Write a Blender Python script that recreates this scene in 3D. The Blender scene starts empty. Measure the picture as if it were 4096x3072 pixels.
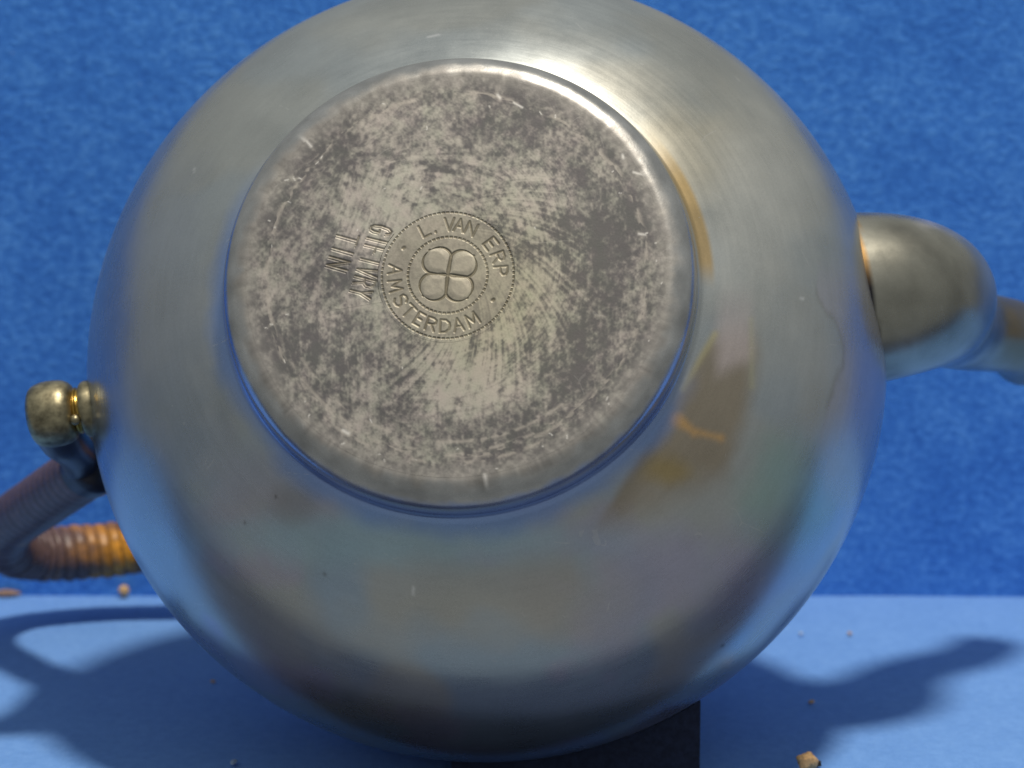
import bpy, bmesh, math, random
import numpy as np
from mathutils import Vector, Matrix

random.seed(4)
RNG = np.random.default_rng(11)
scn = bpy.context.scene
COL = scn.collection

# ------------------------------------------------------------------ camera
PITCH = math.radians(9.0)
DIST = 0.48
FPX = 2382.0                       # focal length in pixels for a 1024 wide frame
BODY_C = Vector((-0.0054, 0.0, 0.0790))
fwd = Vector((0, math.cos(PITCH), -math.sin(PITCH)))
upv = Vector((0, math.sin(PITCH), math.cos(PITCH)))
rgt = Vector((1, 0, 0))
CAM = BODY_C - fwd * DIST - rgt * (-0.0054) - upv * 0.0046
cam_d = bpy.data.cameras.new('camera')
cam = bpy.data.objects.new('camera', cam_d)
COL.objects.link(cam)
cam.location = CAM
cam.rotation_euler = (math.pi / 2 - PITCH, 0, 0)
cam_d.sensor_width = 36.0
cam_d.lens = 36.0 * FPX / 1024.0
cam_d.clip_start = 0.01
cam_d.clip_end = 50
cam_d.dof.use_dof = True
cam_d.dof.focus_distance = 0.432
cam_d.dof.aperture_fstop = 20.0
scn.camera = cam

# ------------------------------------------------------------------ world, lamp, exposure
w = bpy.data.worlds.new('World')
scn.world = w
w.use_nodes = True
bg = w.node_tree.nodes['Background']
wt = w.node_tree
tc = wt.nodes.new('ShaderNodeTexCoord')
sx = wt.nodes.new('ShaderNodeSeparateXYZ')
wt.links.new(tc.outputs['Generated'], sx.inputs[0])
mr = wt.nodes.new('ShaderNodeMapRange')
mr.inputs['From Min'].default_value = -1.0
wt.links.new(sx.outputs['Z'], mr.inputs['Value'])
wr = wt.nodes.new('ShaderNodeValToRGB')
wt.links.new(mr.outputs[0], wr.inputs[0])
wr.color_ramp.elements[0].color = (0.86, 0.90, 0.92, 1)          # pale room floor
wr.color_ramp.elements[1].color = (1.12, 1.22, 1.29, 1)          # pale ceiling
e = wr.color_ramp.elements.new(0.5)
e.color = (0.60, 0.65, 0.68, 1)
wt.links.new(wr.outputs[0], bg.inputs['Color'])
bg.inputs['Strength'].default_value = 0.32

ld = bpy.data.lights.new('ceiling_lamp', 'AREA')
ld.shape = 'DISK'
ld.size = 0.13
ld.energy = 12.5
ld.color = (1.0, 0.92, 0.80)
lamp = bpy.data.objects.new('ceiling_lamp', ld)
COL.objects.link(lamp)
ldir = Vector((0.13, -0.27, 0.95)).normalized()
lamp.location = BODY_C + ldir * 1.05
lamp.rotation_euler = (-ldir).to_track_quat('-Z', 'Y').to_euler()

vs = scn.view_settings
vs.view_transform = 'Standard'
vs.look = 'None'
vs.exposure = 0.0
vs.gamma = 1.0
vs.use_curve_mapping = False

# ------------------------------------------------------------------ numpy noise
_T = RNG.random((64, 64, 64))


def vnoise(x, y, z=None):
    x = np.asarray(x, float)
    y = np.asarray(y, float)
    z = np.zeros_like(x) if z is None else np.asarray(z, float)
    xi = np.floor(x).astype(int); yi = np.floor(y).astype(int); zi = np.floor(z).astype(int)
    fx = x - xi; fy = y - yi; fz = z - zi
    fx = fx * fx * (3 - 2 * fx); fy = fy * fy * (3 - 2 * fy); fz = fz * fz * (3 - 2 * fz)
    g = lambda a, b, c: _T[(xi + a) & 63, (yi + b) & 63, (zi + c) & 63]
    r0 = (g(0, 0, 0) * (1 - fx) + g(1, 0, 0) * fx) * (1 - fy) + (g(0, 1, 0) * (1 - fx) + g(1, 1, 0) * fx) * fy
    r1 = (g(0, 0, 1) * (1 - fx) + g(1, 0, 1) * fx) * (1 - fy) + (g(0, 1, 1) * (1 - fx) + g(1, 1, 1) * fx) * fy
    return r0 * (1 - fz) + r1 * fz


def fbm(x, y, z=None, o=4, gain=0.5):
    s = 0.0; a = 1.0; t = 0.0; f = 1.0
    for i in range(o):
        s = s + a * vnoise(x * f + 7.3 * i, y * f + 3.1 * i, None if z is None else z * f + 1.7 * i)
        t += a; a *= gain; f *= 2.03
    return s / t


def sstep(a, b, x):
    t = np.clip((x - a) / (b - a), 0, 1)
    return t * t * (3 - 2 * t)


def segd(x, y, ax, ay, bx, by):
    dx, dy = bx - ax, by - ay
    L = dx * dx + dy * dy + 1e-12
    t = np.clip(((x - ax) * dx + (y - ay) * dy) / L, 0, 1)
    return np.hypot(x - ax - t * dx, y - ay - t * dy)


def srgb(r, g, b):
    f = lambda c: ((c / 255 + 0.055) / 1.055) ** 2.4 if c > 10 else c / 255 / 12.92
    return np.array([f(r), f(g), f(b)])


# ------------------------------------------------------------------ mesh and tag helpers
def mesh_np(name, verts, faces, mat=None, parent=None, col=None, smooth=True):
    me = bpy.data.meshes.new(name)
    verts = np.asarray(verts, dtype=np.float32)
    faces = np.asarray(faces, dtype=np.int32)
    n = faces.shape[1]
    me.vertices.add(len(verts))
    me.vertices.foreach_set('co', verts.ravel())
    me.loops.add(faces.size)
    me.loops.foreach_set('vertex_index', faces.ravel())
    me.polygons.add(len(faces))
    me.polygons.foreach_set('loop_start', np.arange(0, faces.size, n, dtype=np.int32))
    me.polygons.foreach_set('loop_total', np.full(len(faces), n, dtype=np.int32))
    me.update(calc_edges=True)
    me.validate()
    me.polygons.foreach_set('use_smooth', np.full(len(me.polygons), smooth))
    if col is not None:
        at = me.color_attributes.new('tint', 'FLOAT_COLOR', 'POINT')
        c4 = np.ones((len(verts), 4), dtype=np.float32)
        c4[:, :np.shape(col)[1]] = col
        at.data.foreach_set('color', c4.ravel())
    ob = bpy.data.objects.new(name, me)
    COL.objects.link(ob)
    if mat:
        me.materials.append(mat)
    if parent:
        ob.parent = parent
    return ob


def grid_faces(nu, nv, wrap=False, flip=False):
    """rows nu, columns nv; wrap closes the columns"""
    i = np.arange(nu - 1)[:, None]
    j = np.arange(nv if wrap else nv - 1)[None, :]
    j2 = (j + 1) % nv
    a = i * nv + j; b = i * nv + j2; c = (i + 1) * nv + j2; d = (i + 1) * nv + j
    f = np.stack([a, b, c, d], -1).reshape(-1, 4)
    return f[:, ::-1] if flip else f


def tag(o, label=None, cat=None, group=None, kind=None):
    if label: o['label'] = label
    if cat: o['category'] = cat
    if group: o['group'] = group
    if kind: o['kind'] = kind
    return o


def spline(P, n):
    """Catmull-Rom through rows of P (any number of columns)"""
    P = np.asarray(P, float)
    Q = np.vstack([2 * P[0] - P[1], P, 2 * P[-1] - P[-2]])
    t = np.linspace(0, len(P) - 1 - 1e-9, n)
    k = t.astype(int); f = (t - k)[:, None]
    p0, p1, p2, p3 = Q[k], Q[k + 1], Q[k + 2], Q[k + 3]
    return 0.5 * (2 * p1 + (p2 - p0) * f + (2 * p0 - 5 * p1 + 4 * p2 - p3) * f ** 2 + (3 * p1 - p0 - 3 * p2 + p3) * f ** 3)


def frames(C):
    T = np.gradient(C, axis=0)
    T /= np.linalg.norm(T, axis=1)[:, None]
    N = np.zeros_like(T)
    n = np.cross(T[0], [0.0, 1.0, 0.0])
    if np.linalg.norm(n) < 1e-3:
        n = np.cross(T[0], [1.0, 0.0, 0.0])
    n /= np.linalg.norm(n)
    for i in range(len(T)):
        n = n - T[i] * np.dot(n, T[i])
        n /= np.linalg.norm(n)
        N[i] = n
    return T, N, np.cross(T, N)


def sweep(C, rad, nv, rfun=None):
    T, N, B = frames(C)
    th = np.linspace(0, 2 * np.pi, nv, endpoint=False)
    R = np.asarray(rad)[:, None] * np.ones(nv)[None]
    if rfun is not None:
        s = np.concatenate([[0], np.cumsum(np.linalg.norm(np.diff(C, axis=0), axis=1))])
        R = R + rfun(s[:, None], th[None, :])
    V = C[:, None] + R[..., None] * (np.cos(th)[None, :, None] * N[:, None] + np.sin(th)[None, :, None] * B[:, None])
    return V.reshape(-1, 3), grid_faces(len(C), nv, True)


# ------------------------------------------------------------------ material helpers
class NT:
    def __init__(self, name):
        self.m = bpy.data.materials.new(name)
        self.m.use_nodes = True
        self.t = self.m.node_tree
        self.b = self.t.nodes['Principled BSDF']

    def n(self, kind, **kw):
        nd = self.t.nodes.new('ShaderNode' + kind)
        for k, v in kw.items():
            if k in nd.inputs:
                nd.inputs[k].default_value = v
            else:
                setattr(nd, k, v)
        return nd

    def l(self, a, b):
        self.t.links.new(a, b)

    def noise(self, vec, scale, detail=3.0, rough=0.5):
        nd = self.n('TexNoise', Scale=scale, Detail=detail, Roughness=rough)
        if vec is not None:
            self.l(vec, nd.inputs['Vector'])
        return nd.outputs[0]

    def math(self, op, a, b=None, c=None):
        nd = self.n('Math', operation=op)
        for i, v in enumerate((a, b, c)):
            if v is None:
                continue
            if isinstance(v, (int, float)):
                nd.inputs[i].default_value = v
            else:
                self.l(v, nd.inputs[i])
        return nd.outputs[0]

    def ramp(self, f, stops):
        nd = self.n('ValToRGB')
        cr = nd.color_ramp
        while len(cr.elements) < len(stops):
            cr.elements.new(0.5)
        for e, (p, c) in zip(cr.elements, stops):
            e.position = p
            e.color = (c[0], c[1], c[2], 1) if hasattr(c, '__len__') else (c, c, c, 1)
        self.l(f, nd.inputs[0])
        return nd.outputs[0]

    def mix(self, f, a, b, blend='MIX'):
        nd = self.n('Mix', data_type='RGBA', blend_type=blend)
        for s, v in ((nd.inputs[0], f), (nd.inputs[6], a), (nd.inputs[7], b)):
            if isinstance(v, (int, float)):
                s.default_value = v
            elif isinstance(v, (tuple, list, np.ndarray)):
                s.default_value = (v[0], v[1], v[2], 1)
            else:
                self.l(v, s)
        return nd.outputs[2]

    def bump(self, h, strength, dist, nrm=None):
        nd = self.n('Bump', Strength=strength, Distance=dist)
        self.l(h, nd.inputs['Height'])
        if nrm is not None:
            self.l(nrm, nd.inputs['Normal'])
        return nd.outputs[0]

    def set(self, **kw):
        for k, v in kw.items():
            s = self.b.inputs[k.replace('_', ' ')]
            if hasattr(v, 'is_linked') or isinstance(v, bpy.types.NodeSocket):
                self.l(v, s)
            elif isinstance(v, (tuple, list, np.ndarray)):
                s.default_value = (v[0], v[1], v[2], 1)
            else:
                s.default_value = v
        return self.m


def obj_coord(t):
    return t.n('TexCoord').outputs['Object']


def scaled(t, vec, s):
    nd = t.n('Mapping')
    t.l(vec, nd.inputs['Vector'])
    nd.inputs['Scale'].default_value = s
    return nd.outputs[0]


def cloth_mat(name, dark, mid, light, axis, weave, sheen):
    t = NT(name)
    c = obj_coord(t)
    st = (430, 620, 620) if axis == 'wall' else (420, 420, 420)
    a = t.noise(scaled(t, c, st), 1.0, 5.0, 0.62)
    b = t.noise(c, 62.0, 4.0, 0.6)
    f = t.noise(scaled(t, c, (2600, 2600, 2600)), 1.0, 2.0, 0.6)
    k = t.math('ADD', t.math('MULTIPLY', a, 0.55), t.math('ADD', t.math('MULTIPLY', b, 0.25), t.math('MULTIPLY', f, 0.2)))
    rt = t.n('Mapping'); t.l(c, rt.inputs['Vector'])
    rt.inputs['Rotation'].default_value = (0.3, 0.9, 0.6); rt.inputs['Scale'].default_value = (3200, 420, 420)
    fib = t.noise(rt.outputs[0], 1.0, 3.0, 0.6)
    k = t.math('ADD', k, t.math('MULTIPLY', t.math('SUBTRACT', fib, 0.5), 0.22))
    colr = t.ramp(k, [(0.36, dark), (0.5, mid), (0.64, light)])
    lint = t.math('GREATER_THAN', t.noise(c, 900.0, 1.0, 0.4), 0.815)
    colr = t.mix(t.math('MULTIPLY', lint, 0.35), colr, (0.55, 0.60, 0.68))
    h = t.math('ADD', a, t.math('MULTIPLY', f, 0.5))
    nb = t.bump(h, weave, 0.0012)
    return t.set(Base_Color=colr, Roughness=0.95, Specular_IOR_Level=0.15, Sheen_Weight=sheen, Sheen_Roughness=0.5, Normal=nb)


M_WALL = cloth_mat('blue_felt_backdrop', srgb(46, 102, 186), srgb(60, 122, 206), srgb(86, 148, 224), 'wall', 0.45, 0.12)
M_FLOOR = cloth_mat('blue_cloth_table', srgb(97, 143, 206), srgb(105, 151, 213), srgb(114, 159, 219), 'floor', 0.18, 0.1)

# pewter of the body: colour attribute x turned streaks
def pewter(name, metallic, rough, streak=0.25, bumpk=0.06, radial=True):
    t = NT(name)
    at = t.n('Attribute', attribute_name='tint').outputs['Color']
    c = obj_coord(t)
    if radial:
        sp = t.n('SeparateXYZ')
        t.l(c, sp.inputs[0])
        rho = t.math('SQRT', t.math('ADD', t.math('MULTIPLY', sp.outputs[0], sp.outputs[0]), t.math('MULTIPLY', sp.outputs[1], sp.outputs[1])))
        cb = t.n('CombineXYZ')
        inv = t.math('DIVIDE', 1.0, t.math('ADD', rho, 1e-4))
        t.l(t.math('MULTIPLY', rho, 900.0), cb.inputs[0])
        t.l(t.math('MULTIPLY', sp.outputs[2], 900.0), cb.inputs[1])
        t.l(t.math('MULTIPLY', t.math('ADD', t.math('MULTIPLY', t.math('MULTIPLY', sp.outputs[0], inv), 2.0),
                                      t.math('MULTIPLY', sp.outputs[1], inv)), 3.0), cb.inputs[2])
        lines = t.noise(cb.outputs[0], 1.0, 3.0, 0.6)
    else:
        lines = t.noise(c, 500.0, 3.0, 0.6)
    fine = t.noise(c, 2600.0, 2.0, 0.6)
    blot = t.noise(c, 55.0, 4.0, 0.55)
    v = t.math('ADD', t.math('MULTIPLY', lines, streak), t.math('ADD', t.math('MULTIPLY', fine, 0.22), t.math('MULTIPLY', blot, 0.35)))
    v = t.math('ADD', v, 1.0 - 0.5 * (streak + 0.57))
    colr = t.mix(1.0, at, t.ramp(t.math('MULTIPLY', v, 0.5), [(0.0, 0.0), (1.0, 2.0)]), 'MULTIPLY')
    rg = t.math('ADD', rough - 0.12, t.math('MULTIPLY', t.math('ADD', blot, t.math('MULTIPLY', lines, 0.5)), 0.16))
    vo = t.n('TexVoronoi', Scale=95.0, feature='DISTANCE_TO_EDGE')
    dist = t.n('VectorMath', operation='ADD')
    nz_ = t.n('TexNoise', Scale=40.0, Detail=2.0)
    t.l(c, nz_.inputs['Vector'])
    sc_ = t.n('VectorMath', operation='SCALE')
    t.l(nz_.outputs['Color'], sc_.inputs[0]); sc_.inputs['Scale'].default_value = 0.012
    t.l(c, dist.inputs[0]); t.l(sc_.outputs[0], dist.inputs[1])
    t.l(dist.outputs[0], vo.inputs['Vector'])
    scr = t.math('MULTIPLY', t.math('LESS_THAN', vo.outputs['Distance'], 0.009), t.math('GREATER_THAN', t.noise(c, 150.0, 3.0, 0.6), 0.63))
    spk = t.math('GREATER_THAN', t.noise(c, 700.0, 1.0, 0.5), 0.80)
    colr = t.mix(t.math('MULTIPLY', t.math('MAXIMUM', scr, spk), 0.18 if radial else 0.06), colr, (0.8, 0.78, 0.74))
    smg = t.noise(scaled(t, c, (60, 60, 60)), 1.0, 5.0, 0.7)
    rg = t.math('ADD', rg, t.math('MULTIPLY', t.math('SUBTRACT', smg, 0.5), 0.18))
    h = t.math('ADD', t.math('MULTIPLY', lines, 0.7), t.math('MULTIPLY', fine, 0.3))
    nb = t.bump(t.noise(c, 38.0, 2.0, 0.5), 0.10, 0.0016)
    nb = t.bump(h, bumpk, 0.0004, nb)
    if metallic is None:
        al = t.n('Attribute', attribute_name='tint').outputs['Alpha']
        metallic = al
        rg = t.math('ADD', rg, t.math('MULTIPLY', t.math('SUBTRACT', 0.45, al), 0.62))
    return t.set(Base_Color=colr, Metallic=metallic, Roughness=rg, Normal=nb)


M_BODY = pewter('tarnished_pewter', 0.88, 0.29, 0.12, 0.04)
M_BASE = pewter('worn_pewter_base', None, 0.50, 0.0, 0.10, radial=False)
M_SPOUT = pewter('spout_pewter', 0.85, 0.30, 0.05, 0.04, radial=False)


def plain(name, colr, metallic, rough, var=0.3, scale=400, bumpk=0.1):
    t = NT(name)
    c = obj_coord(t)
    n = t.noise(c, scale, 4.0, 0.6)
    a = np.array(colr)
    cr = t.ramp(n, [(0.3, a * (1 - var)), (0.7, a * (1 + var))])
    return t.set(Base_Color=cr, Metallic=metallic, Roughness=rough, Normal=t.bump(n, bumpk, 0.0005))


M_LUG = plain('lug_pewter', (0.29, 0.255, 0.16), 0.88, 0.42, 0.5, 480, 0.2)
M_BRASS = plain('worn_brass', (0.50, 0.31, 0.07), 0.95, 0.26, 0.5, 900)
M_FERRULE = plain('dark_ferrule', (0.035, 0.03, 0.035), 0.2, 0.32, 0.3, 300)
M_CRUMB = plain('crumb_tan', srgb(205, 165, 115), 0.0, 0.85, 0.35, 1500, 0.5)
M_STRAW = plain('straw_brown', srgb(150, 120, 100), 0.0, 0.8, 0.3, 1500, 0.5)
M_PALE = plain('lint_pale', srgb(170, 190, 215), 0.0, 0.9, 0.15, 1500, 0.5)
M_DARKBIT = plain('dark_seed', srgb(50, 42, 36), 0.0, 0.8, 0.3, 1500, 0.4)
M_BLOCK = plain('dark_navy_felt', (0.030, 0.040, 0.080), 0.0, 0.9, 0.3, 900, 0.4)

t = NT('cane_wrapping')
at = t.n('Attribute', attribute_name='tint').outputs['Color']
c = obj_coord(t)
n1 = t.noise(c, 900.0, 4.0, 0.6)
M_CANE = t.set(Base_Color=t.mix(1.0, at, t.ramp(n1, [(0.25, 0.6), (0.75, 1.3)]), 'MULTIPLY'), Roughness=0.42, Specular_IOR_Level=0.4,
               Normal=t.bump(n1, 0.15, 0.0004))

def box(name, x0, x1, y0, y1, z0, z1, mat, bevel=0.0012):
    bm = bmesh.new()
    bmesh.ops.create_cube(bm, size=1)
    for v in bm.verts:
        v.co = Vector(((x0 + x1) / 2 + v.co.x * (x1 - x0), (y0 + y1) / 2 + v.co.y * (y1 - y0), z0 + (v.co.z + .5) * (z1 - z0)))
    bmesh.ops.bevel(bm, geom=bm.edges[:], offset=bevel, segments=3, affect='EDGES', profile=0.6)
    me = bpy.data.meshes.new(name)
    bm.to_mesh(me); bm.free()
    me.materials.append(mat)
    ob = bpy.data.objects.new(name, me)
    COL.objects.link(ob)
    return ob


# ------------------------------------------------------------------ the setting: table cloth and upright felt backdrop
SEAM = PITCH + math.atan((595 - 384) / FPX)
WALL_Y = CAM.y + CAM.z / math.tan(SEAM)


def sheet(name, mat, fn, nu, nv):
    u, v = np.meshgrid(np.linspace(0, 1, nu), np.linspace(0, 1, nv), indexing='ij')
    P = fn(u.ravel(), v.ravel())
    return tag(mesh_np(name, P, grid_faces(nu, nv), mat), kind='structure')


def floor_fn(u, v):
    x = -0.55 + 1.1 * u
    y = -0.030 + 0.0012 * (fbm(x * 60, x * 0 + 3, o=2) - 0.5) * (1 - v) + (WALL_Y + 0.050) * v
    z = 0.0006 * (fbm(x * 30 + 5, y * 30 + 9, o=3) - 0.5) - 0.0003
    return np.stack([x, y, z], -1)


def wall_fn(u, v):
    x = -0.55 + 1.1 * u; z = -0.01 + 0.180 * v
    y = WALL_Y + 0.0012 * (fbm(x * 22 + 3, z * 22 + 1, o=3) - 0.5)
    return np.stack([x, y, z], -1)


sheet('table_cloth', M_FLOOR, floor_fn, 220, 200)
tb = box('unseen_tabletop', -0.6, 0.6, -0.072, WALL_Y + 0.05, -0.030, -0.0012, M_BLOCK, 0.003)  # unseen dark front strip, added to darken the pot's lower reflection
tag(tb, kind='structure')
sheet('felt_backdrop', M_WALL, wall_fn, 220, 150)

# ------------------------------------------------------------------ the teapot: local z towards its base, x towards its spout
R = 0.080
H = 0.057
dcam = Vector((-0.0047, 0.0153, 0.0540)).normalized()          # base direction in camera axes (right, up, towards the camera)
zax = (rgt * dcam.x + upv * dcam.y - fwd * dcam.z).normalized()
ROLL = math.radians(8.6)
xr = rgt * math.cos(ROLL) + upv * math.sin(ROLL)
xax = (xr - zax * xr.dot(zax)).normalized()
yax = zax.cross(xax)
teapot = bpy.data.objects.new('teapot', None)
COL.objects.link(teapot)
teapot.matrix_world = Matrix(((xax.x, yax.x, zax.x, BODY_C.x), (xax.y, yax.y, zax.y, BODY_C.y), (xax.z, yax.z, zax.z, BODY_C.z), (0, 0, 0, 1)))
tag(teapot, 'round tarnished pewter teapot lying with its stamped base towards the viewer', 'teapot')
cR, sR = math.cos(ROLL), math.sin(ROLL)


def lathe(name, prof, mat, parent, nseg, colfn=None):
    prof = np.asarray(prof)
    th = np.linspace(0, 2 * np.pi, nseg, endpoint=False)
    V = np.stack([prof[:, 0:1] * np.cos(th), prof[:, 0:1] * np.sin(th), prof[:, 1:2] * np.ones_like(th)], -1).reshape(-1, 3)
    return mesh_np(name, V, grid_faces(len(prof), nseg, True), mat, parent, colfn(V) if colfn else None)


def guide(V):
    """where a point of the pot lies in the reference view (2212 wide), used to place its stains, painted reflections and stamps"""
    V = np.asarray(V, float)
    A = np.array([xax[:], yax[:], zax[:]])
    W = V @ A + np.array(BODY_C) - np.array(CAM)
    d = W @ np.array(fwd)
    return (512 + FPX * (W @ np.array(rgt)) / d) * 2.16, (384 - FPX * (W @ np.array(upv)) / d) * 2.16


def body_col(V):
    px, py = guide(V)
    s = 55.0
    n1 = fbm(V[:, 0] * s, V[:, 1] * s, V[:, 2] * s, 4)
    n2 = fbm(V[:, 0] * 40 + 9, V[:, 1] * 40 + 4, V[:, 2] * 40 + 2, 3)
    n3 = fbm(V[:, 0] * 130 + 3, V[:, 1] * 130, V[:, 2] * 130 + 8, 4)
    C = np.ones((len(V), 3)) * np.array([0.468, 0.475, 0.440])
    C *= (0.86 + 0.28 * n1)[:, None]

    def stain_or_light(m, colr, k=1.0):
        nonlocal C
        m = np.clip(m * k, 0, 1)[:, None]
        C = C * (1 - m) + np.array(colr) * m

    def blob(cx, cy, rx, ry, soft=1.0):
        d = np.hypot((px - cx) / rx, (py - cy) / ry) + (n3 - 0.5) * 0.9
        return sstep(1.0 + 0.5 * soft, 1.0 - 0.7 * soft, d)

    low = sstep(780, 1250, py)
    stain_or_light(sstep(500, 760, py + 200 * (n1 - 0.5)), (0.52, 0.535, 0.52), 0.7)  # lower half painted paler in place of brighter reflections
    stain_or_light(sstep(0.46, 0.62, n2) * (0.25 + 0.75 * low), (0.38, 0.50, 0.62), 0.75)  # blue tarnish, strengthened low down to stand in for reflected cloth
    stain_or_light(sstep(0.52, 0.68, n1) * low, (0.50, 0.45, 0.58), 0.55)
    stain_or_light(blob(360, 1110, 130, 220), (0.38, 0.50, 0.60), 0.6)  # blue of the lit cloth, a reflection painted on the lower left
    stain_or_light(blob(850, 1165, 420, 60), (0.44, 0.60, 0.66), 0.8)  # teal band below the foot, painted as reflected cloth
    stain_or_light(blob(1050, 1330, 260, 70), (0.58, 0.55, 0.47), 0.5)
    stain_or_light(blob(1690, 1080, 95, 150), (0.36, 0.52, 0.48), 0.75)
    stain_or_light(blob(1560, 1250, 190, 110), (0.46, 0.46, 0.60), 0.6)
    stain_or_light(blob(1230, 1290, 140, 90), (0.50, 0.46, 0.42), 0.5)
    stain_or_light(blob(640, 1090, 50, 40), (0.36, 0.34, 0.32), 0.5)
    stain_or_light(blob(1500, 330, 150, 110), (0.60, 0.53, 0.38), 0.5)
    stain_or_light(blob(1330, 180, 200, 60), (0.48, 0.46, 0.39), 0.5)
    stain_or_light(blob(1640, 480, 110, 240), (0.66, 0.65, 0.59), 0.75)  # paler tint painted as the broad highlight of the right flank
    stain_or_light(blob(330, 640, 130, 300), (0.39, 0.42, 0.46), 0.6)  # cooler, darker tint over the left flank, continued below
    stain_or_light(blob(370, 920, 120, 190), (0.34, 0.38, 0.42), 0.6)
    # lifted tarnish near the spout, with a ragged edge
    edge = 1792 + 26 * np.sin(py / 55.0) + 46 * (n3 - 0.5)
    stain_or_light(sstep(edge - 3, edge + 4, px) * sstep(540, 640, py) * sstep(1000, 860, py), (0.50, 0.49, 0.52), 0.7)
    stain_or_light(np.exp(-((px - edge) / 5.0) ** 2) * sstep(600, 640, py) * sstep(900, 860, py), (0.3, 0.28, 0.24), 0.35)
    # warm reflection with brown tarnish, painted into the tint beside the foot
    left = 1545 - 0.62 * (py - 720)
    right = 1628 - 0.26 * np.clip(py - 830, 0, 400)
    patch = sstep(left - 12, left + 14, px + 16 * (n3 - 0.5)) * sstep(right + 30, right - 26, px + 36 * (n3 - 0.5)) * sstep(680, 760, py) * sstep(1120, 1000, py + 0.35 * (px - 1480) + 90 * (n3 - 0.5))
    stain_or_light(patch, (0.42, 0.34, 0.24), 0.85)
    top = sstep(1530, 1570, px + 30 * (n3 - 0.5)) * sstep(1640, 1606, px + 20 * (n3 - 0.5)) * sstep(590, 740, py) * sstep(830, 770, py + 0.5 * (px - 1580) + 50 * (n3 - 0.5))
    stain_or_light(top, (0.85, 0.72, 0.68), 0.7)
    stain_or_light(np.exp(-(segd(px, py, 1544, 722, 1475, 840) / 8) ** 2), (0.80, 0.68, 0.34), 0.55)
    stain_or_light(np.exp(-(segd(px, py, 1622, 690, 1624, 835) / 7) ** 2), (0.74, 0.72, 0.42), 0.25)
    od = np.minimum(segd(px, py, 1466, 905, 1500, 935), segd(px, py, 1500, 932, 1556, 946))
    stain_or_light(sstep(24, 2, od + 34 * (n3 - 0.5)), (0.95, 0.55, 0.20), 0.7)
    stain_or_light(blob(1440, 1015, 60, 35), (0.50, 0.36, 0.12), 0.6)
    # orange strip in the groove beside the foot
    rho = np.hypot(V[:, 0], V[:, 1])
    ang = np.degrees(np.arctan2(V[:, 1], V[:, 0])) + 8.6
    stain_or_light(sstep(0.0432, 0.0438, rho) * sstep(0.0466, 0.0456, rho) * sstep(-2, 6, ang) * sstep(42, 24, ang) * (V[:, 2] > 0), (0.55, 0.36, 0.12), 0.75)
    # reflection of the blue cloth painted in the groove, away from the orange strip
    a2 = ang % 360
    sect = sstep(140, 176, a2) * sstep(346, 322, a2)
    stain_or_light(sstep(0.0482, 0.0435, rho + 0.0035 * (n3 - 0.5)) * sect * (V[:, 2] > 0), (0.24, 0.38, 0.72), 0.8)
    # a few bright nicks and dark pits
    for (a, b, c_, d) in [(925, 80, 950, 74), (419, 362, 420, 370), (893, 1268, 891, 1284), (1728, 642, 1735, 646)]:
        stain_or_light(np.exp(-(segd(px, py, a, b, c_, d) / 2.2) ** 2), (0.9, 0.89, 0.86), 0.6)
    for (a, b) in [(530, 1130), (596, 1073), (700, 1240), (1560, 1395)]:
        stain_or_light(np.exp(-(np.hypot(px - a, py - b) / 3.5) ** 2), (0.12, 0.11, 0.10), 0.7)
    return C


def superell(a0, a1, n, b, e):
    t = np.linspace(a0, a1, n)
    rho = R * np.cos(t) ** (2 / e)
    z = b * np.sin(t) ** (2 / e)
    return np.stack([rho, z], -1)


# lower half: from the cove beside the foot to the widest circle, then up to the neck
EXP = 2.1
t0 = math.acos((0.0440 / R) ** (EXP / 2))
low = superell(t0, 0.0, 200, 0.0559, EXP)
zc = low[0, 1]
cove = spline([(0.0428, zc + 0.0022), (0.0432, zc + 0.0009), (0.0440, zc)], 10)[:-1]
tt = np.linspace(0, math.acos(0.46), 70)[1:]
up = np.stack([R * np.cos(tt), -0.070 * np.sin(tt)], -1)
prof = np.vstack([cove, low, up])
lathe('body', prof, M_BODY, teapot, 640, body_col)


def plain_col(V):
    return np.ones((len(V), 3)) * np.array([0.45, 0.44, 0.39])


nz = up[-1, 1]
nr = up[-1, 0]
lathe('collar', spline([(nr - 0.0005, nz + 0.001), (nr + 0.0012, nz - 0.001), (nr + 0.0006, nz - 0.004), (nr + 0.0014, nz - 0.007), (nr, nz - 0.0085)], 20), M_BODY, teapot, 96, plain_col)
lid = lathe('lid', spline([(nr + 0.0002, nz - 0.0086), (nr - 0.006, nz - 0.012), (0.018, nz - 0.0165), (0.006, nz - 0.0185), (0.0001, nz - 0.019)], 30), M_BODY, teapot, 96, plain_col)
lathe('lid_knob', spline([(0.004, nz - 0.0185), (0.0035, nz - 0.0215), (0.0075, nz - 0.025), (0.0065, nz - 0.029), (0.0001, nz - 0.0305)], 24), M_BODY, lid, 48, plain_col)

# foot: rounded edge round the flat base
FLAT = 0.0378
HP = H                         # level of the base plate


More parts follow.
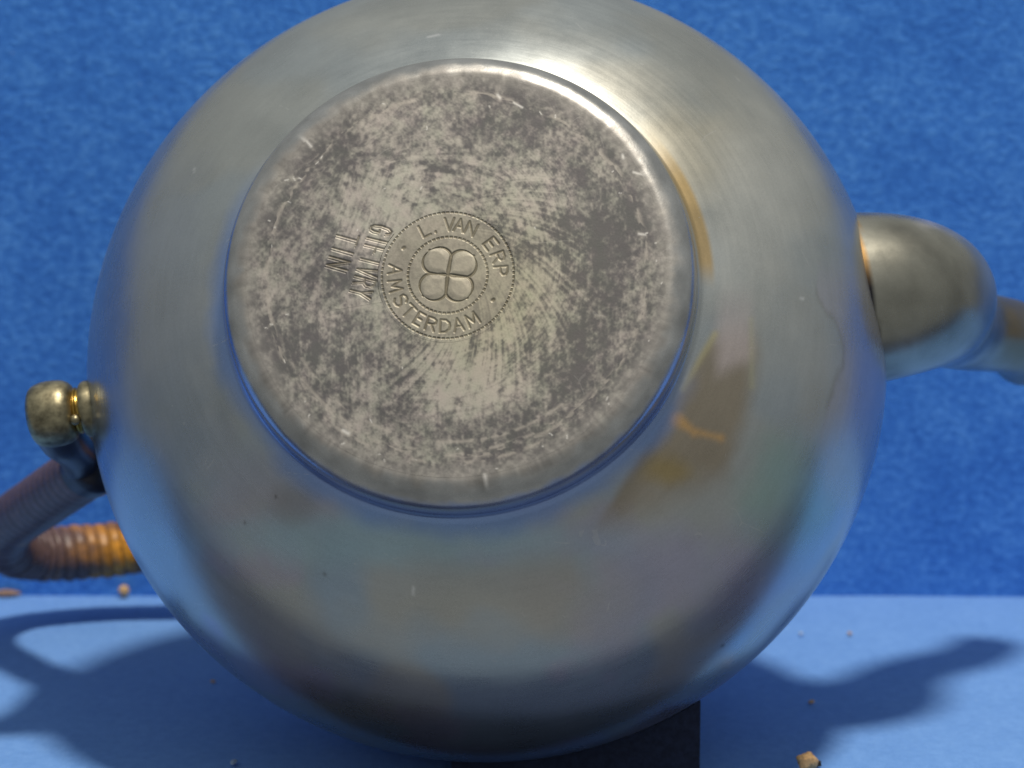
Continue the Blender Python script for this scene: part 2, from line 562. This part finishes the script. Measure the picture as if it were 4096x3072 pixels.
def base_wear(x, y):
    """worn colour of the underside; x, y are pot coordinates on the base"""
    px, py = guide(np.stack([x, y, np.full_like(x, HP)], -1))
    n_big = fbm(px / 95, py / 95, o=4)
    n_mid = fbm(px / 30 + 7, py / 30 + 3, o=4, gain=0.6)
    n_fine = fbm(px / 9 + 1, py / 9 + 5, o=2)
    vst = fbm(px / 9 + 11, py / 60 + 2, o=3)                         # streaks that run up and down
    r1 = np.hypot(px - 930, py - 560)
    a1 = np.arctan2(py - 560, px - 930)
    spi = a1 - 0.75 * np.log(np.maximum(r1, 20) / 100.0)
    arc = 0.62 * fbm(spi * 34.0, r1 / 130.0 + 20, o=3, gain=0.6) + 0.38 * fbm(r1 / 5.0, a1 * 5.0 + 20, o=3, gain=0.65)               # rubbed arcs round the stamp
    r2 = np.hypot(px - 940, py - 620)
    m = 0.31 + 0.75 * (n_big - 0.5) + 1.1 * (n_mid - 0.5) + 0.9 * (n_fine - 0.5) + 0.5 * (fbm(px / 4.2, py / 4.2 + 9, o=2) - 0.5)
    sw = sstep(520, 760, py)
    m = m + 0.75 * (vst - 0.5) * (0.3 + 0.7 * sw)
    lights = [(830, 275, 55, .35), (880, 430, 90, .3), (1010, 370, 90, .22), (1180, 395, 80, .22), (985, 840, 95, .36), (1060, 760, 90, .35), (1150, 640, 85, .32),
              (790, 500, 90, .42), (1285, 330, 45, .35), (780, 920, 60, .3), (610, 640, 35, .3), (965, 600, 150, .22), (1340, 720, 60, .1), (880, 960, 110, .15)]
    darks = [(1310, 470, 120, .26), (1350, 820, 120, .25), (650, 780, 110, .28), (590, 420, 80, .22), (1130, 265, 90, .3), (880, 880, 60, .2), (690, 340, 80, .2), (700, 560, 60, .25), (1260, 760, 80, .2)]
    for cx, cy, r, a in lights:
        m = m + a * np.exp(-((px - cx) ** 2 + (py - cy) ** 2) / r ** 2)
    for cx, cy, r, a in darks:
        m = m - a * np.exp(-((px - cx) ** 2 + (py - cy) ** 2) / r ** 2)
    swirl = sstep(80, 150, r1) * sstep(400, 270, r1) * sstep(-1.3, -0.5, a1) * sstep(2.3, 1.6, a1)
    m = m + swirl * (0.14 + 2.2 * (arc - 0.5))
    up_arc = sstep(150, 190, r2) * sstep(330, 280, r2) * sstep(-2.3, -1.9, a1) * sstep(-0.5, -0.9, a1)
    m = m + up_arc * 1.2 * (fbm(r2 / 7.0, a1 * 6 + 30, o=3) - 0.5)
    # long scuffs that lead from the word stamp to the upper right
    q = (px - 800) * 0.94 + (py - 470) * 0.34
    sc = fbm(q / 6.0, (py - 300) / 190, o=3)
    reg = sstep(700, 740, px) * sstep(960, 900, px) * sstep(330, 380, py) * sstep(560, 520, py)
    m = m + reg * (0.1 + 0.9 * (sc - 0.5))
    m = sstep(-0.12, 1.22, m) * 1.05 - 0.03
    dark = np.array([0.118, 0.114, 0.114]); lite = np.array([0.385, 0.362, 0.322])
    C = dark * (1 - m)[:, None] + lite * m[:, None]
    warm = np.exp(-((px - 1060) ** 2 + (py - 640) ** 2) / 170.0 ** 2)
    C = C * (1 + warm[:, None] * np.array([0.04, 0.04, -0.14]))
    hue = fbm(px / 22 + 40, py / 22 + 40, o=2) - 0.5
    C = C * (1 + hue[:, None] * np.array([0.11, 0.0, 0.09]))
    rho = np.hypot(x, y) / FLAT
    ang = np.arctan2(py - 610, px - 990)
    rim = 0.7 * sstep(0.91, 1.0, rho + 0.08 * (n_mid - 0.5))
    C = C * (1 - rim[:, None]) + np.array([0.25, 0.238, 0.222]) * rim[:, None] * (0.75 + 0.6 * n_fine)[:, None]
    arcs = np.exp(-((rho - 0.90 + 0.03 * (fbm(ang * 5, ang * 0, o=2) - 0.5)) / 0.012) ** 2) * sstep(0.50, 0.62, fbm(ang * 22 + 9, rho * 60, o=2))
    lowl = sstep(0.5, 0.9, ang) * sstep(3.1, 2.4, ang)
    for rr in (0.83, 0.88, 0.93):
        arcs = np.maximum(arcs, lowl * np.exp(-((rho - rr) / 0.009) ** 2) * sstep(0.50, 0.60, fbm(ang * 14 + rr * 90, rho * 20, o=2)))
    C = C * (1 - 0.5 * arcs[:, None]) + np.array([0.46, 0.42, 0.37]) * 0.5 * arcs[:, None]
    nick = np.zeros_like(px)
    for (a, b, c_, d, wd) in NICKS:
        near = (np.abs(px - a) < 60) & (np.abs(py - b) < 60)
        if near.any():
            nick[near] = np.maximum(nick[near], np.exp(-(segd(px[near], py[near], a, b, c_, d) / wd) ** 2))
    C = C * (1 - 0.6 * nick[:, None]) + np.array([0.8, 0.78, 0.74]) * 0.6 * nick[:, None]
    return C


_rn = random.Random(5)
NICKS = [(1118, 1022, 1140, 1029, 4), (1047, 1026, 1056, 1034, 4), (1078, 1030, 1100, 1036, 2.5), (1368, 372, 1392, 378, 2.5), (1075, 205, 1080, 212, 3),
         (1110, 222, 1128, 232, 2.5), (660, 302, 672, 316, 3), (1452, 585, 1472, 586, 2), (741, 930, 752, 936, 4), (1345, 335, 1346, 341, 3), (1380, 505, 1394, 507, 2.5)]
for _ in range(45):
    a = _rn.uniform(0, 2 * math.pi)
    rr = _rn.choice([_rn.uniform(405, 440), _rn.uniform(405, 440), _rn.uniform(120, 430)])
    x0 = 991 + rr * math.cos(a); y0 = 612 + rr * 0.955 * math.sin(a)
    da = _rn.uniform(0, math.pi); ln = _rn.uniform(1, 8)
    NICKS.append((x0, y0, x0 + ln * math.cos(da), y0 + ln * math.sin(da), _rn.uniform(0.9, 1.6)))


def foot_col(V):
    rho = np.hypot(V[:, 0], V[:, 1])
    s = np.where(rho > 1e-6, np.minimum(rho, FLAT * 0.999) / np.maximum(rho, 1e-6), 1)
    inner = base_wear(V[:, 0] * s, V[:, 1] * s)
    outer = np.array([0.48, 0.475, 0.455]) * (0.6 + 0.7 * fbm(V[:, 0] * 260, V[:, 1] * 260, V[:, 2] * 500, 4))[:, None]
    n = fbm(V[:, 0] * 420 + 3, V[:, 1] * 420, V[:, 2] * 420, 3) - 0.5
    k = sstep(FLAT, FLAT + 0.0030, rho + 0.0030 * n)[:, None]
    ang = np.degrees(np.arctan2(V[:, 1], V[:, 0])) + 8.6
    a2 = ang % 360
    sect = sstep(140, 176, a2) * sstep(352, 328, a2)
    bl = (sect * sstep(FLAT + 0.0036, FLAT + 0.0050, rho + 0.001 * n) * 0.75)[:, None]  # blue cloth reflection painted on the foot's outer wall
    outer = outer * (1 - bl) + np.array([0.26, 0.38, 0.70]) * bl
    return np.hstack([inner * (1 - k) + outer * k, 0.45 + 0.40 * k])


fp = spline([(FLAT - 0.0002, H - 0.00001), (FLAT + 0.0008, H - 0.00008), (FLAT + 0.0018, H - 0.0004), (FLAT + 0.0030, H - 0.0010), (FLAT + 0.0041, H - 0.0020), (FLAT + 0.0048, H - 0.0033), (FLAT + 0.0051, H - 0.0050),
             (FLAT + 0.0051, H - 0.0075), (FLAT + 0.0051, H - 0.0100)], 70)
foot = lathe('foot_rim', fp, M_BASE, teapot, 420, foot_col)


# stamps: strokes pressed into fine grids
GLY = {  # single stroke letters on a 0..1 box
    'A': [[(0, 0), (.5, 1), (1, 0)], [(.2, .38), (.8, .38)]],
    'D': [[(0, 0), (0, 1), (.55, .97), (.9, .75), (.98, .5), (.9, .25), (.55, .03), (0, 0)]],
    'E': [[(.9, 1), (0, 1), (0, 0), (.9, 0)], [(0, .52), (.75, .52)]],
    'F': [[(.9, 1), (0, 1), (0, 0)], [(0, .52), (.75, .52)]],
    'G': [[(.95, .8), (.75, .97), (.45, 1), (.12, .85), (0, .5), (.12, .15), (.45, 0), (.8, .05), (.95, .2), (.95, .45), (.6, .45)]],
    'I': [[(.5, 0), (.5, 1)]],
    'L': [[(0, 1), (0, 0), (.85, 0)]],
    'M': [[(0, 0), (.12, 1), (.5, .25), (.88, 1), (1, 0)]],
    'N': [[(0, 0), (0, 1), (1, 0), (1, 1)]],
    'P': [[(0, 0), (0, 1), (.6, .98), (.9, .85), (.9, .62), (.6, .48), (0, .46)]],
    'R': [[(0, 0), (0, 1), (.6, .98), (.9, .85), (.9, .64), (.6, .5), (0, .48)], [(.5, .48), (.95, 0)]],
    'S': [[(.92, .82), (.7, .98), (.35, 1), (.08, .86), (.1, .64), (.5, .52), (.88, .38), (.95, .18), (.7, .02), (.3, 0), (.04, .16)]],
    'T': [[(0, 1), (1, 1)], [(.5, 1), (.5, 0)]],
    'V': [[(0, 1), (.5, 0), (1, 1)]],
    'Y': [[(0, 1), (.5, .5), (1, 1)], [(.5, .5), (.5, 0)]],
    '.': [[(.2, 0), (.2, .08)]],
}


def px2pot(px, py):
    """point of the base plate seen at a guide position"""
    d = fwd + rgt * ((px / 2.16 - 512) / FPX) - upv * ((py / 2.16 - 384) / FPX)
    o = CAM - BODY_C
    k = (HP - o.dot(zax)) / d.dot(zax)
    p = o + d * k
    return p.dot(xax), p.dot(yax)


SC = px2pot(967, 594)
UP = -ROLL                                # direction of "up" of the picture inside the pot frame is rotated by -ROLL
MM = 0.001
strokes = []                              # (ax, ay, bx, by, half width, depth)


def rot(x, y, a):
    return x * math.cos(a) - y * math.sin(a), x * math.sin(a) + y * math.cos(a)


def letter(ch, cx, cy, ang, wd, ht, hw, dp, out):
    for pl in GLY[ch]:
        pts = []
        for (u, v) in pl:
            x, y = rot((u - .5) * wd, (v - .5) * ht, ang)
            pts.append((cx + x, cy + y))
        for p, q in zip(pts[:-1], pts[1:]):
            out.append((p[0], p[1], q[0], q[1], hw, dp))


r_out, r_in = 11.85 * MM, 7.15 * MM
r_txt = 9.55 * MM
# upper text, clockwise; angles measured clockwise from the top of the picture
for ch, deg in (('L', -26), ('.', -13.5), ('V', 1), ('A', 12), ('N', 25.5), ('E', 54), ('R', 71), ('P', 87)):
    a = math.pi / 2 - math.radians(deg) + UP
    wd = {'L': 1.6, '.': 1.0}.get(ch, 1.7) * MM
    letter(ch, SC[0] + r_txt * math.cos(a), SC[1] + r_txt * math.sin(a), a - math.pi / 2, wd, 2.35 * MM, .18 * MM, .115 * MM, strokes)
# lower text, counter-clockwise, tops towards the centre
for ch, deg in (('A', 277), ('M', 259), ('S', 241), ('T', 226), ('E', 211), ('R', 197), ('D', 182), ('A', 168), ('M', 152)):
    a = math.pi / 2 - math.radians(deg) + UP
    wd = {'M': 2.1, 'T': 1.7, 'E': 1.4}.get(ch, 1.75) * MM
    letter(ch, SC[0] + r_txt * math.cos(a), SC[1] + r_txt * math.sin(a), a + math.pi / 2, wd, 2.35 * MM, .18 * MM, .115 * MM, strokes)
# stops between the words
for deg in (303, 121):
    a = math.pi / 2 - math.radians(deg) + UP
    x, y = SC[0] + r_txt * math.cos(a), SC[1] + r_txt * math.sin(a)
    strokes.append((x - .1 * MM, y, x + .1 * MM, y + .1 * MM, .26 * MM, .12 * MM))


def engrave(x, y, strokes_):
    """depth (positive = down) and dirt mask"""
    dep = np.zeros_like(x)
    for ax, ay, bx, by, hw, dp in strokes_:
        m = (x > min(ax, bx) - 2.2 * hw) & (x < max(ax, bx) + 2.2 * hw) & (y > min(ay, by) - 2.2 * hw) & (y < max(ay, by) + 2.2 * hw)
        if m.any():
            d = segd(x[m], y[m], ax, ay, bx, by)
            dep[m] = np.maximum(dep[m], dp * sstep(1.9 * hw, 0.2 * hw, d))
    return dep


def stamp_height(x, y):
    dep = engrave(x, y, strokes)
    dx, dy = x - SC[0], y - SC[1]
    r = np.hypot(dx, dy)
    a = np.arctan2(dy, dx)
    for rr, n, hw in ((r_out, 92, .26 * MM), (r_in, 56, .30 * MM)):
        dash = sstep(0.10, 0.34, np.abs(((a / (2 * np.pi) * n) % 1.0) - 0.5) * 2 * 0 + (0.5 + 0.5 * np.cos(a * n)))
        dep = np.maximum(dep, 0.12 * MM * sstep(hw, hw * 0.25, np.abs(r - rr)) * (0.15 + 0.85 * dash))
    # clover: four leaves, each a teardrop from the centre
    hgt = np.zeros_like(x)
    for q, (deg, s, w) in enumerate(((44, 1.0, 1.0), (132, 1.0, 1.02), (228, 1.0, 1.0), (316, 0.98, 0.96))):
        al = math.radians(deg - 7) + UP
        ux, uy = dx * math.cos(al) + dy * math.sin(al), -dx * math.sin(al) + dy * math.cos(al)
        L = 5.75 * MM * s
        tq = np.clip(ux / L, 0, 1)
        half = 2.65 * MM * w * np.sqrt(np.clip(1 - (2 * np.clip(tq, 0.42, 1) - 1.16) ** 2 / 0.705, 0, 1)) * np.where(tq < 0.42, np.sqrt(np.clip(tq / 0.42, 0, 1)) * (0.55 + 0.45 * tq / 0.42), 1)
        sd = np.where((ux > 0) & (ux < L), np.abs(uy) - half, np.hypot(np.clip(ux - L, 0, None), uy) + np.clip(-ux, 0, None))
        grad = np.maximum(1.0, 1.0)
        dep = np.maximum(dep, 0.17 * MM * sstep(0.36 * MM, 0.06 * MM, np.abs(sd)) * (ux > -0.2 * MM))
        hgt = np.maximum(hgt, 0.15 * MM * sstep(0.0, -1.5 * MM, sd) * (ux > 0))
    return dep, hgt


def stamp_patch(name, mask_fn, x0, x1, y0, y1, step, height_fn, lift):
    nx = int((x1 - x0) / step); ny = int((y1 - y0) / step)
    X, Y = np.meshgrid(np.linspace(x0, x1, nx), np.linspace(y0, y1, ny), indexing='ij')
    x, y = X.ravel(), Y.ravel()
    dep, hgt = height_fn(x, y)
    worn = 0.55 + 0.75 * fbm(x * 330 + 4, y * 330 + 8, o=3)
    dep = dep * worn; hgt = hgt * (0.8 + 0.4 * (worn - 0.9))
    f = grid_faces(nx, ny)
    ok = mask_fn(x, y)
    keep = ok[f].all(1)
    f = f[keep]
    used = np.unique(f)
    idx = np.full(len(x), -1); idx[used] = np.arange(len(used))
    V = np.stack([x, y, HP + lift - dep + hgt], -1)[used]
    C = base_wear(x[used], y[used])
    calm = (0.6 * sstep(12.4 * MM, 11.0 * MM, np.hypot(x[used] - SC[0], y[used] - SC[1])))[:, None]
    C = C * (1 - calm) + np.array([0.30, 0.275, 0.22]) * calm
    d = np.clip(dep[used] / (0.12 * MM), 0, 1)[:, None]
    grime = np.array([0.115, 0.094, 0.05])
    polish = np.clip(hgt[used] / (0.15 * MM), 0, 1)[:, None]
    C = C * (1 - 0.35 * polish) + np.array([0.46, 0.42, 0.34]) * 0.35 * polish
    C = C * (1 - 0.62 * d) + grime * 0.62 * d
    return mesh_np(name, V, idx[f], M_BASE, teapot, np.hstack([C, np.full((len(C), 1), 0.45)]))


RS = 12.6 * MM
HOLE = 12.2 * MM
stamp_patch('maker_stamp', lambda x, y: np.hypot(x - SC[0], y - SC[1]) < RS, SC[0] - RS, SC[0] + RS, SC[1] - RS, SC[1] + RS, 0.052 * MM, stamp_height, 0.00003)
# word stamp, struck twice, reading downwards
wst = []
WC = px2pot(0, 0)


def word(txt, a, b, ht, hw, dp):
    """letters from a to b (guide positions) with their tops to the right of the reading direction's left"""
    A = px2pot(*a); B = px2pot(*b)
    ang = math.atan2(B[1] - A[1], B[0] - A[0])
    n = len(txt)
    for i, ch in enumerate(txt):
        f = i / (n - 1)
        cx, cy = A[0] + (B[0] - A[0]) * f, A[1] + (B[1] - A[1]) * f
        letter(ch, cx, cy, ang, math.hypot(B[0] - A[0], B[1] - A[1]) / (n - 1) * 0.66, ht, hw, dp, wst)


word('GIFTVRY', (823, 496), (780, 632), 3.9 * MM, .17 * MM, .11 * MM)
word('GIFTVRY', (820, 500), (777, 636), 3.9 * MM, .12 * MM, .07 * MM)
word('TIN', (750, 514), (731, 569), 3.9 * MM, .17 * MM, .11 * MM)
word('TIN', (748, 519), (728, 574), 3.9 * MM, .12 * MM, .07 * MM)


def word_height(x, y):
    return engrave(x, y, wst), np.zeros_like(x)


wx = [s[0] for s in wst] + [s[2] for s in wst]
wy = [s[1] for s in wst] + [s[3] for s in wst]
W0, W1, W2, W3 = min(wx) - .7 * MM, max(wx) + .7 * MM, min(wy) - .7 * MM, max(wy) + .7 * MM
stamp_patch('word_stamp', lambda x, y: np.hypot(x - SC[0], y - SC[1]) > RS + 0.00001, W0, W1, W2, W3, 0.06 * MM, word_height, 0.00002)

# the flat underside itself
nr_, na_ = 270, 1050
rr = np.sqrt(np.linspace(0.0001 ** 2, FLAT ** 2, nr_))
th = np.linspace(0, 2 * np.pi, na_, endpoint=False)
V = np.stack([rr[:, None] * np.cos(th), rr[:, None] * np.sin(th), np.full((nr_, na_), HP)], -1).reshape(-1, 3)
bw = base_wear(V[:, 0], V[:, 1])
ins = (np.hypot(V[:, 0] - SC[0], V[:, 1] - SC[1]) < 12.2 * MM) | ((V[:, 0] > W0 + .35 * MM) & (V[:, 0] < W1 - .35 * MM) & (V[:, 1] > W2 + .35 * MM) & (V[:, 1] < W3 - .35 * MM))
V[ins, 2] -= 0.0007
mesh_np('base_plate', V, grid_faces(nr_, na_, True), M_BASE, teapot, np.hstack([bw, np.full((len(V), 1), 0.45)]))

# spout
SP = [(0.058, 0, 0.004, .0184), (0.072, 0, 0.0015, .0176), (0.0825, 0, -0.0012, .0166), (0.0893, 0, -0.0062, .0149), (0.0930, 0, -0.0150, .0122), (0.0955, 0, -0.0245, .0100),
      (0.1008, 0, -0.0335, .0088), (0.1068, 0, -0.0398, .0083), (0.1115, 0, -0.0450, .0081), (0.1148, 0, -0.0515, .0080), (0.1168, 0, -0.0590, .0079)]
S = spline(SP, 120)


def spout_col(V):
    n = fbm(V[:, 0] * 120, V[:, 1] * 120, V[:, 2] * 120, 4)
    n2 = fbm(V[:, 0] * 260 + 4, V[:, 1] * 260 + 4, V[:, 2] * 260, 3)
    C = np.array([0.31, 0.30, 0.25]) * (0.30 + 1.4 * n)[:, None]
    m = (sstep(0.0, 0.006, V[:, 1] - 0.007 + 0.012 * (n2 - 0.5)) * sstep(0.088, 0.094, V[:, 0] + 0.01 * (n - 0.5)) * sstep(0.108, 0.104, V[:, 0]))[:, None]
    C = C * (1 - m) + np.array([0.62, 0.58, 0.56]) * m
    g = (sstep(0.103, 0.111, V[:, 0]) * 0.75)[:, None]
    C = C * (1 - g) + np.array([0.27, 0.20, 0.10]) * g
    j = (sstep(0.0772, 0.0766, V[:, 0]))[:, None]
    up_ = sstep(-0.004, 0.004, V[:, 1])[:, None]
    return C * (1 - j) + (np.array([0.5, 0.30, 0.12]) * up_ + np.array([0.03, 0.03, 0.035]) * (1 - up_)) * j


V, F = sweep(S[:, :3], S[:, 3], 64)
mesh_np('spout', V, F, M_SPOUT, teapot, spout_col(V))
# inner wall of the mouth, so that the open end has thickness
Vi, Fi = sweep(S[70:, :3], S[70:, 3] * np.linspace(0.8, 0.86, 50), 64)
ring0 = V.reshape(120, 64, 3)[-1]; ring1 = Vi.reshape(50, 64, 3)[-1]
VV = np.vstack([ring0, ring1, Vi])
FF = np.vstack([grid_faces(2, 64, True), grid_faces(50, 64, True)[:, ::-1] + 128])
mesh_np('spout_mouth', VV, FF, M_SPOUT, teapot, np.ones((len(VV), 3)) * 0.3)

# handle lug: flange, neck and rounded head on the side opposite the spout
def lathe_x(name, prof, mat, parent, y, z, nseg=56, tilt=0.0):
    prof = np.asarray(prof)
    th = np.linspace(0, 2 * np.pi, nseg, endpoint=False)
    X = -prof[:, 0:1] * np.ones_like(th)
    V = np.stack([X, y + prof[:, 1:2] * np.cos(th), z + prof[:, 1:2] * np.sin(th)], -1).reshape(-1, 3)
    return mesh_np(name, V, grid_faces(len(prof), nseg, True, True), mat, parent)


handle = None
LZ = 0.0115
lathe_x('lug_flange', spline([(0.0735, .0050), (0.0775, .0056), (0.0790, .0056), (0.0797, .0050), (0.0798, .0036)], 20), M_LUG, teapot, 0, LZ)
lathe_x('lug_neck', spline([(0.0785, .0042), (0.0801, .0043), (0.0807, .0047), (0.0814, .0041), (0.0822, .0044), (0.0832, .0050)], 24), M_BRASS, teapot, 0, LZ)
lathe_x('lug_knob', spline([(0.0812, .0040), (0.0818, .0054), (0.0832, .0063), (0.0856, .0066), (0.0880, .0064), (0.0897, .0055), (0.0905, .0034), (0.0907, .00003)], 40), M_LUG, teapot, 0.0002, LZ)
HC = spline([(-0.0862, -0.0015, LZ - 0.001, .0046), (-0.0868, -0.0022, LZ - 0.009, .0046), (-0.0872, -0.0018, LZ - 0.018, .0042), (-0.0885, -0.0010, LZ - 0.030, .0040), (-0.0915, -0.0008, LZ - 0.042, .0038)], 50)
V, F = sweep(HC[:, :3], HC[:, 3], 48)
mesh_np('lug_arm', V, F, M_FERRULE, teapot)
# a small bead of solder under the neck
bm = bmesh.new()
bmesh.ops.create_icosphere(bm, subdivisions=2, radius=0.0011)
me = bpy.data.meshes.new('solder_bead'); bm.to_mesh(me); bm.free()
me.polygons.foreach_set('use_smooth', [True] * len(me.polygons)); me.materials.append(M_LUG)
bead = bpy.data.objects.new('solder_bead', me); COL.objects.link(bead); bead.parent = teapot; bead.location = (-0.0806, -0.0030, LZ + 0.0040)

# handle: core loop wound with cane
HPATH = [(-0.0868, -0.0008, -0.0255), (-0.0932, -0.0006, -0.0338), (-0.1048, -0.0003, -0.049), (-0.1175, 0, -0.0665), (-0.1235, 0, -0.083), (-0.1205, 0, -0.0965),
      (-0.1100, 0, -0.1035), (-0.0960, 0, -0.107), (-0.080, 0, -0.107), (-0.066, 0, -0.102), (-0.055, 0, -0.090), (-0.050, 0, -0.072), (-0.050, 0, -0.050)]
Cc = spline(HPATH, 1500)
s_all = np.concatenate([[0], np.cumsum(np.linalg.norm(np.diff(Cc, axis=0), axis=1))])
s_u = np.linspace(0.0, s_all[-1], 1400)
Cc = np.stack([np.interp(s_u, s_all, Cc[:, i]) for i in range(3)], -1)
PIT = 0.0031


def cane_r(s, th):
    f = (s / PIT - th / (2 * np.pi)) % 1.0
    kk = np.floor(s / PIT - th / (2 * np.pi))
    amp = (0.7 + 0.6 * ((kk * 0.61803) % 1.0)) * (0.00008 + 0.00050 * sstep(0.045, 0.075, s))
    return amp * np.sqrt(np.clip(1 - (2 * f - 1) ** 2, 0, 1))


rad = np.full(1400, 0.0062)
V, F = sweep(Cc, rad, 72, cane_r)


def cane_col(V):
    s = np.repeat(s_u, 72)
    th = np.tile(np.linspace(0, 2 * np.pi, 72, endpoint=False), 1400)
    n = fbm(V[:, 0] * 170, V[:, 1] * 170, V[:, 2] * 170, 4)
    turn = np.floor(s / PIT - th / (2 * np.pi))
    tv = ((turn * 0.754877) % 1.0)
    f = (s / PIT - th / (2 * np.pi)) % 1.0
    orange = np.array([0.60, 0.26, 0.022])[None] * (0.75 + 0.5 * tv)[:, None]
    brown = np.array([0.135, 0.082, 0.074])
    clean = sstep(0.088, 0.112, s + 0.045 * (n - 0.5)) * (1 - sstep(0.58, 0.72, n) * 0.7)
    peep = np.exp(-((s - 0.047) / 0.0016) ** 2) * sstep(0.45, 0.6, n)
    clean = np.maximum(clean, peep)[:, None]
    C = brown * (0.7 + 0.6 * n)[:, None] * (1 - clean) + orange * clean
    gap = sstep(0.10, 0.02, np.minimum(f, 1 - f))[:, None]
    return C * (1 - 0.7 * gap)


handle = mesh_np('handle', V, F, M_CANE, teapot, cane_col(V))
# dark rounded ferrule that closes the end of the handle beside the body
T0 = (Cc[1] - Cc[0]) / np.linalg.norm(Cc[1] - Cc[0])
tq = np.linspace(0, 1, 26)
FC = [Cc[0] + T0 * 0.0035 * (1 - q) - T0 * 0.0042 * q for q in tq]
fr = 0.00665 * np.sqrt(np.clip(1 - (np.clip((tq - 0.45) / 0.55, 0, 1)) ** 2.4, 0.0004, 1))
V, F = sweep(np.array(FC), fr, 56)
mesh_np('ferrule', V, F, M_FERRULE, handle)

# ------------------------------------------------------------------ dark block that carries the pot
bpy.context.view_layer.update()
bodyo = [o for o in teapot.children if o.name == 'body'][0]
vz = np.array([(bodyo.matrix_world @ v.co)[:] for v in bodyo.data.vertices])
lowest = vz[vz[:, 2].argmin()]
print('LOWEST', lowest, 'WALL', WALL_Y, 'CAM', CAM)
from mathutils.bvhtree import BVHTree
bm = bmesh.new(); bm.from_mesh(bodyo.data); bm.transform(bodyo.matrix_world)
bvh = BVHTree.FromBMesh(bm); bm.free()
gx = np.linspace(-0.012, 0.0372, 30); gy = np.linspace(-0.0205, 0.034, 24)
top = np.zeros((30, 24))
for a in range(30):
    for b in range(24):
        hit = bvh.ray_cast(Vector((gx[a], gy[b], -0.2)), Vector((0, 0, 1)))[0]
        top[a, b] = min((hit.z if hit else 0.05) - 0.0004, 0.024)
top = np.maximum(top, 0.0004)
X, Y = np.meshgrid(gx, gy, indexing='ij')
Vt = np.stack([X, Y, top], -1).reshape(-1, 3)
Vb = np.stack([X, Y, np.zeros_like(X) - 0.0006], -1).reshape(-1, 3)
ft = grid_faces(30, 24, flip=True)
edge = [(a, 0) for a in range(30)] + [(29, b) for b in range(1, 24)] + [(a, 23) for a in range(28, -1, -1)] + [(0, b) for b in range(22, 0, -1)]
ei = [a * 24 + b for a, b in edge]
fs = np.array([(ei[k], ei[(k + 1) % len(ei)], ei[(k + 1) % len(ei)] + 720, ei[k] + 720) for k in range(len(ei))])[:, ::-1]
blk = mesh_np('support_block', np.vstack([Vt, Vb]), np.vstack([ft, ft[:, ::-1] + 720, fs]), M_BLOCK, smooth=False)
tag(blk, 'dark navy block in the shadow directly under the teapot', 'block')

# ------------------------------------------------------------------ crumbs on the cloth
def floor_at(px, py):
    """point of the table seen at a guide position"""
    d = fwd + rgt * ((px / 2.16 - 512) / FPX) - upv * ((py / 2.16 - 384) / FPX)
    k = -CAM.z / d.z
    return CAM + d * k


def crumb(name, loc, size, mat, label, seed, flat=0.8, group=None):
    rn = random.Random(seed)
    bm = bmesh.new()
    bmesh.ops.create_icosphere(bm, subdivisions=3, radius=1.0)
    for v in bm.verts:
        p = v.co
        k = 0.7 + 0.6 * float(vnoise(np.array([p.x * 1.7 + seed * 3.3]), np.array([p.y * 1.7 + seed]), np.array([p.z * 1.7 + 5]))[0]) + 0.12 * rn.random()
        v.co = Vector((p.x * size[0] * k, p.y * size[1] * k, p.z * size[2] * k))
    mz = min(v.co.z for v in bm.verts)
    for v in bm.verts:
        v.co.z -= mz
    me = bpy.data.meshes.new(name)
    bm.to_mesh(me); bm.free()
    me.polygons.foreach_set('use_smooth', [True] * len(me.polygons))
    me.materials.append(mat)
    o = bpy.data.objects.new(name, me)
    COL.objects.link(o)
    o.location = loc
    o.rotation_euler.z = rn.uniform(0, 6)
    tag(o, label, 'crumb', group)
    return o


p = floor_at(268, 1290); p.y = WALL_Y - 0.0022
crumb('crumb', (p.x, p.y, 0), (.0013, .0012, .0015), M_CRUMB, 'round tan crumb against the backdrop below the cane handle', 3)
p = floor_at(1742, 1662)
c0 = crumb('crumb', (p.x, p.y, 0), (.0019, .0015, .0017), M_CRUMB, 'large pale tan crumb on the cloth at the lower right edge', 8)
p = floor_at(1766, 1656)
crumb('seed', (p.x, p.y, 0), (.0007, .0006, .0006), M_DARKBIT, 'dark speck touching the large tan crumb at the bottom', 9)
p = floor_at(14, 1292)
o = crumb('splinter', (p.x, WALL_Y - 0.0016, 0), (.0034, .0007, .0008), M_STRAW, 'thin brown splinter along the cloth edge at the far left', 4)
o.rotation_euler.z = 0.05
p = floor_at(505, 1650)
crumb('lint', (p.x, p.y, 0), (.0012, .0006, .0004), M_PALE, 'pale lint fleck in the shadow at the lower left', 5)
p = floor_at(1730, 1372)
crumb('lint', (p.x, p.y, 0), (.0006, .0005, .0004), M_PALE, 'pale lint fleck on lit cloth right of the teapot', 6)
p = floor_at(1835, 1372)
crumb('crumb', (p.x, p.y, 0), (.0006, .0005, .0004), M_CRUMB, 'tiny tan crumb at the edge of the spout shadow', 7)
p = floor_at(1752, 1520)
crumb('crumb', (p.x, p.y, 0), (.0007, .0005, .0004), M_CRUMB, 'tiny tan crumb inside the shadow near the dark block', 12)
p = floor_at(1838, 1600)
crumb('seed', (1 * floor_at(2050, 1390).x, floor_at(2050, 1640).y, 0), (.0004, .0004, .0003), M_DARKBIT, 'tiny dark speck on lit cloth at the lower right', 13)
p = floor_at(460, 1475)
crumb('crumb', (p.x, p.y, 0), (.0006, .0004, .0003), M_CRUMB, 'tiny tan crumb at the shadow edge left of the teapot', 14)
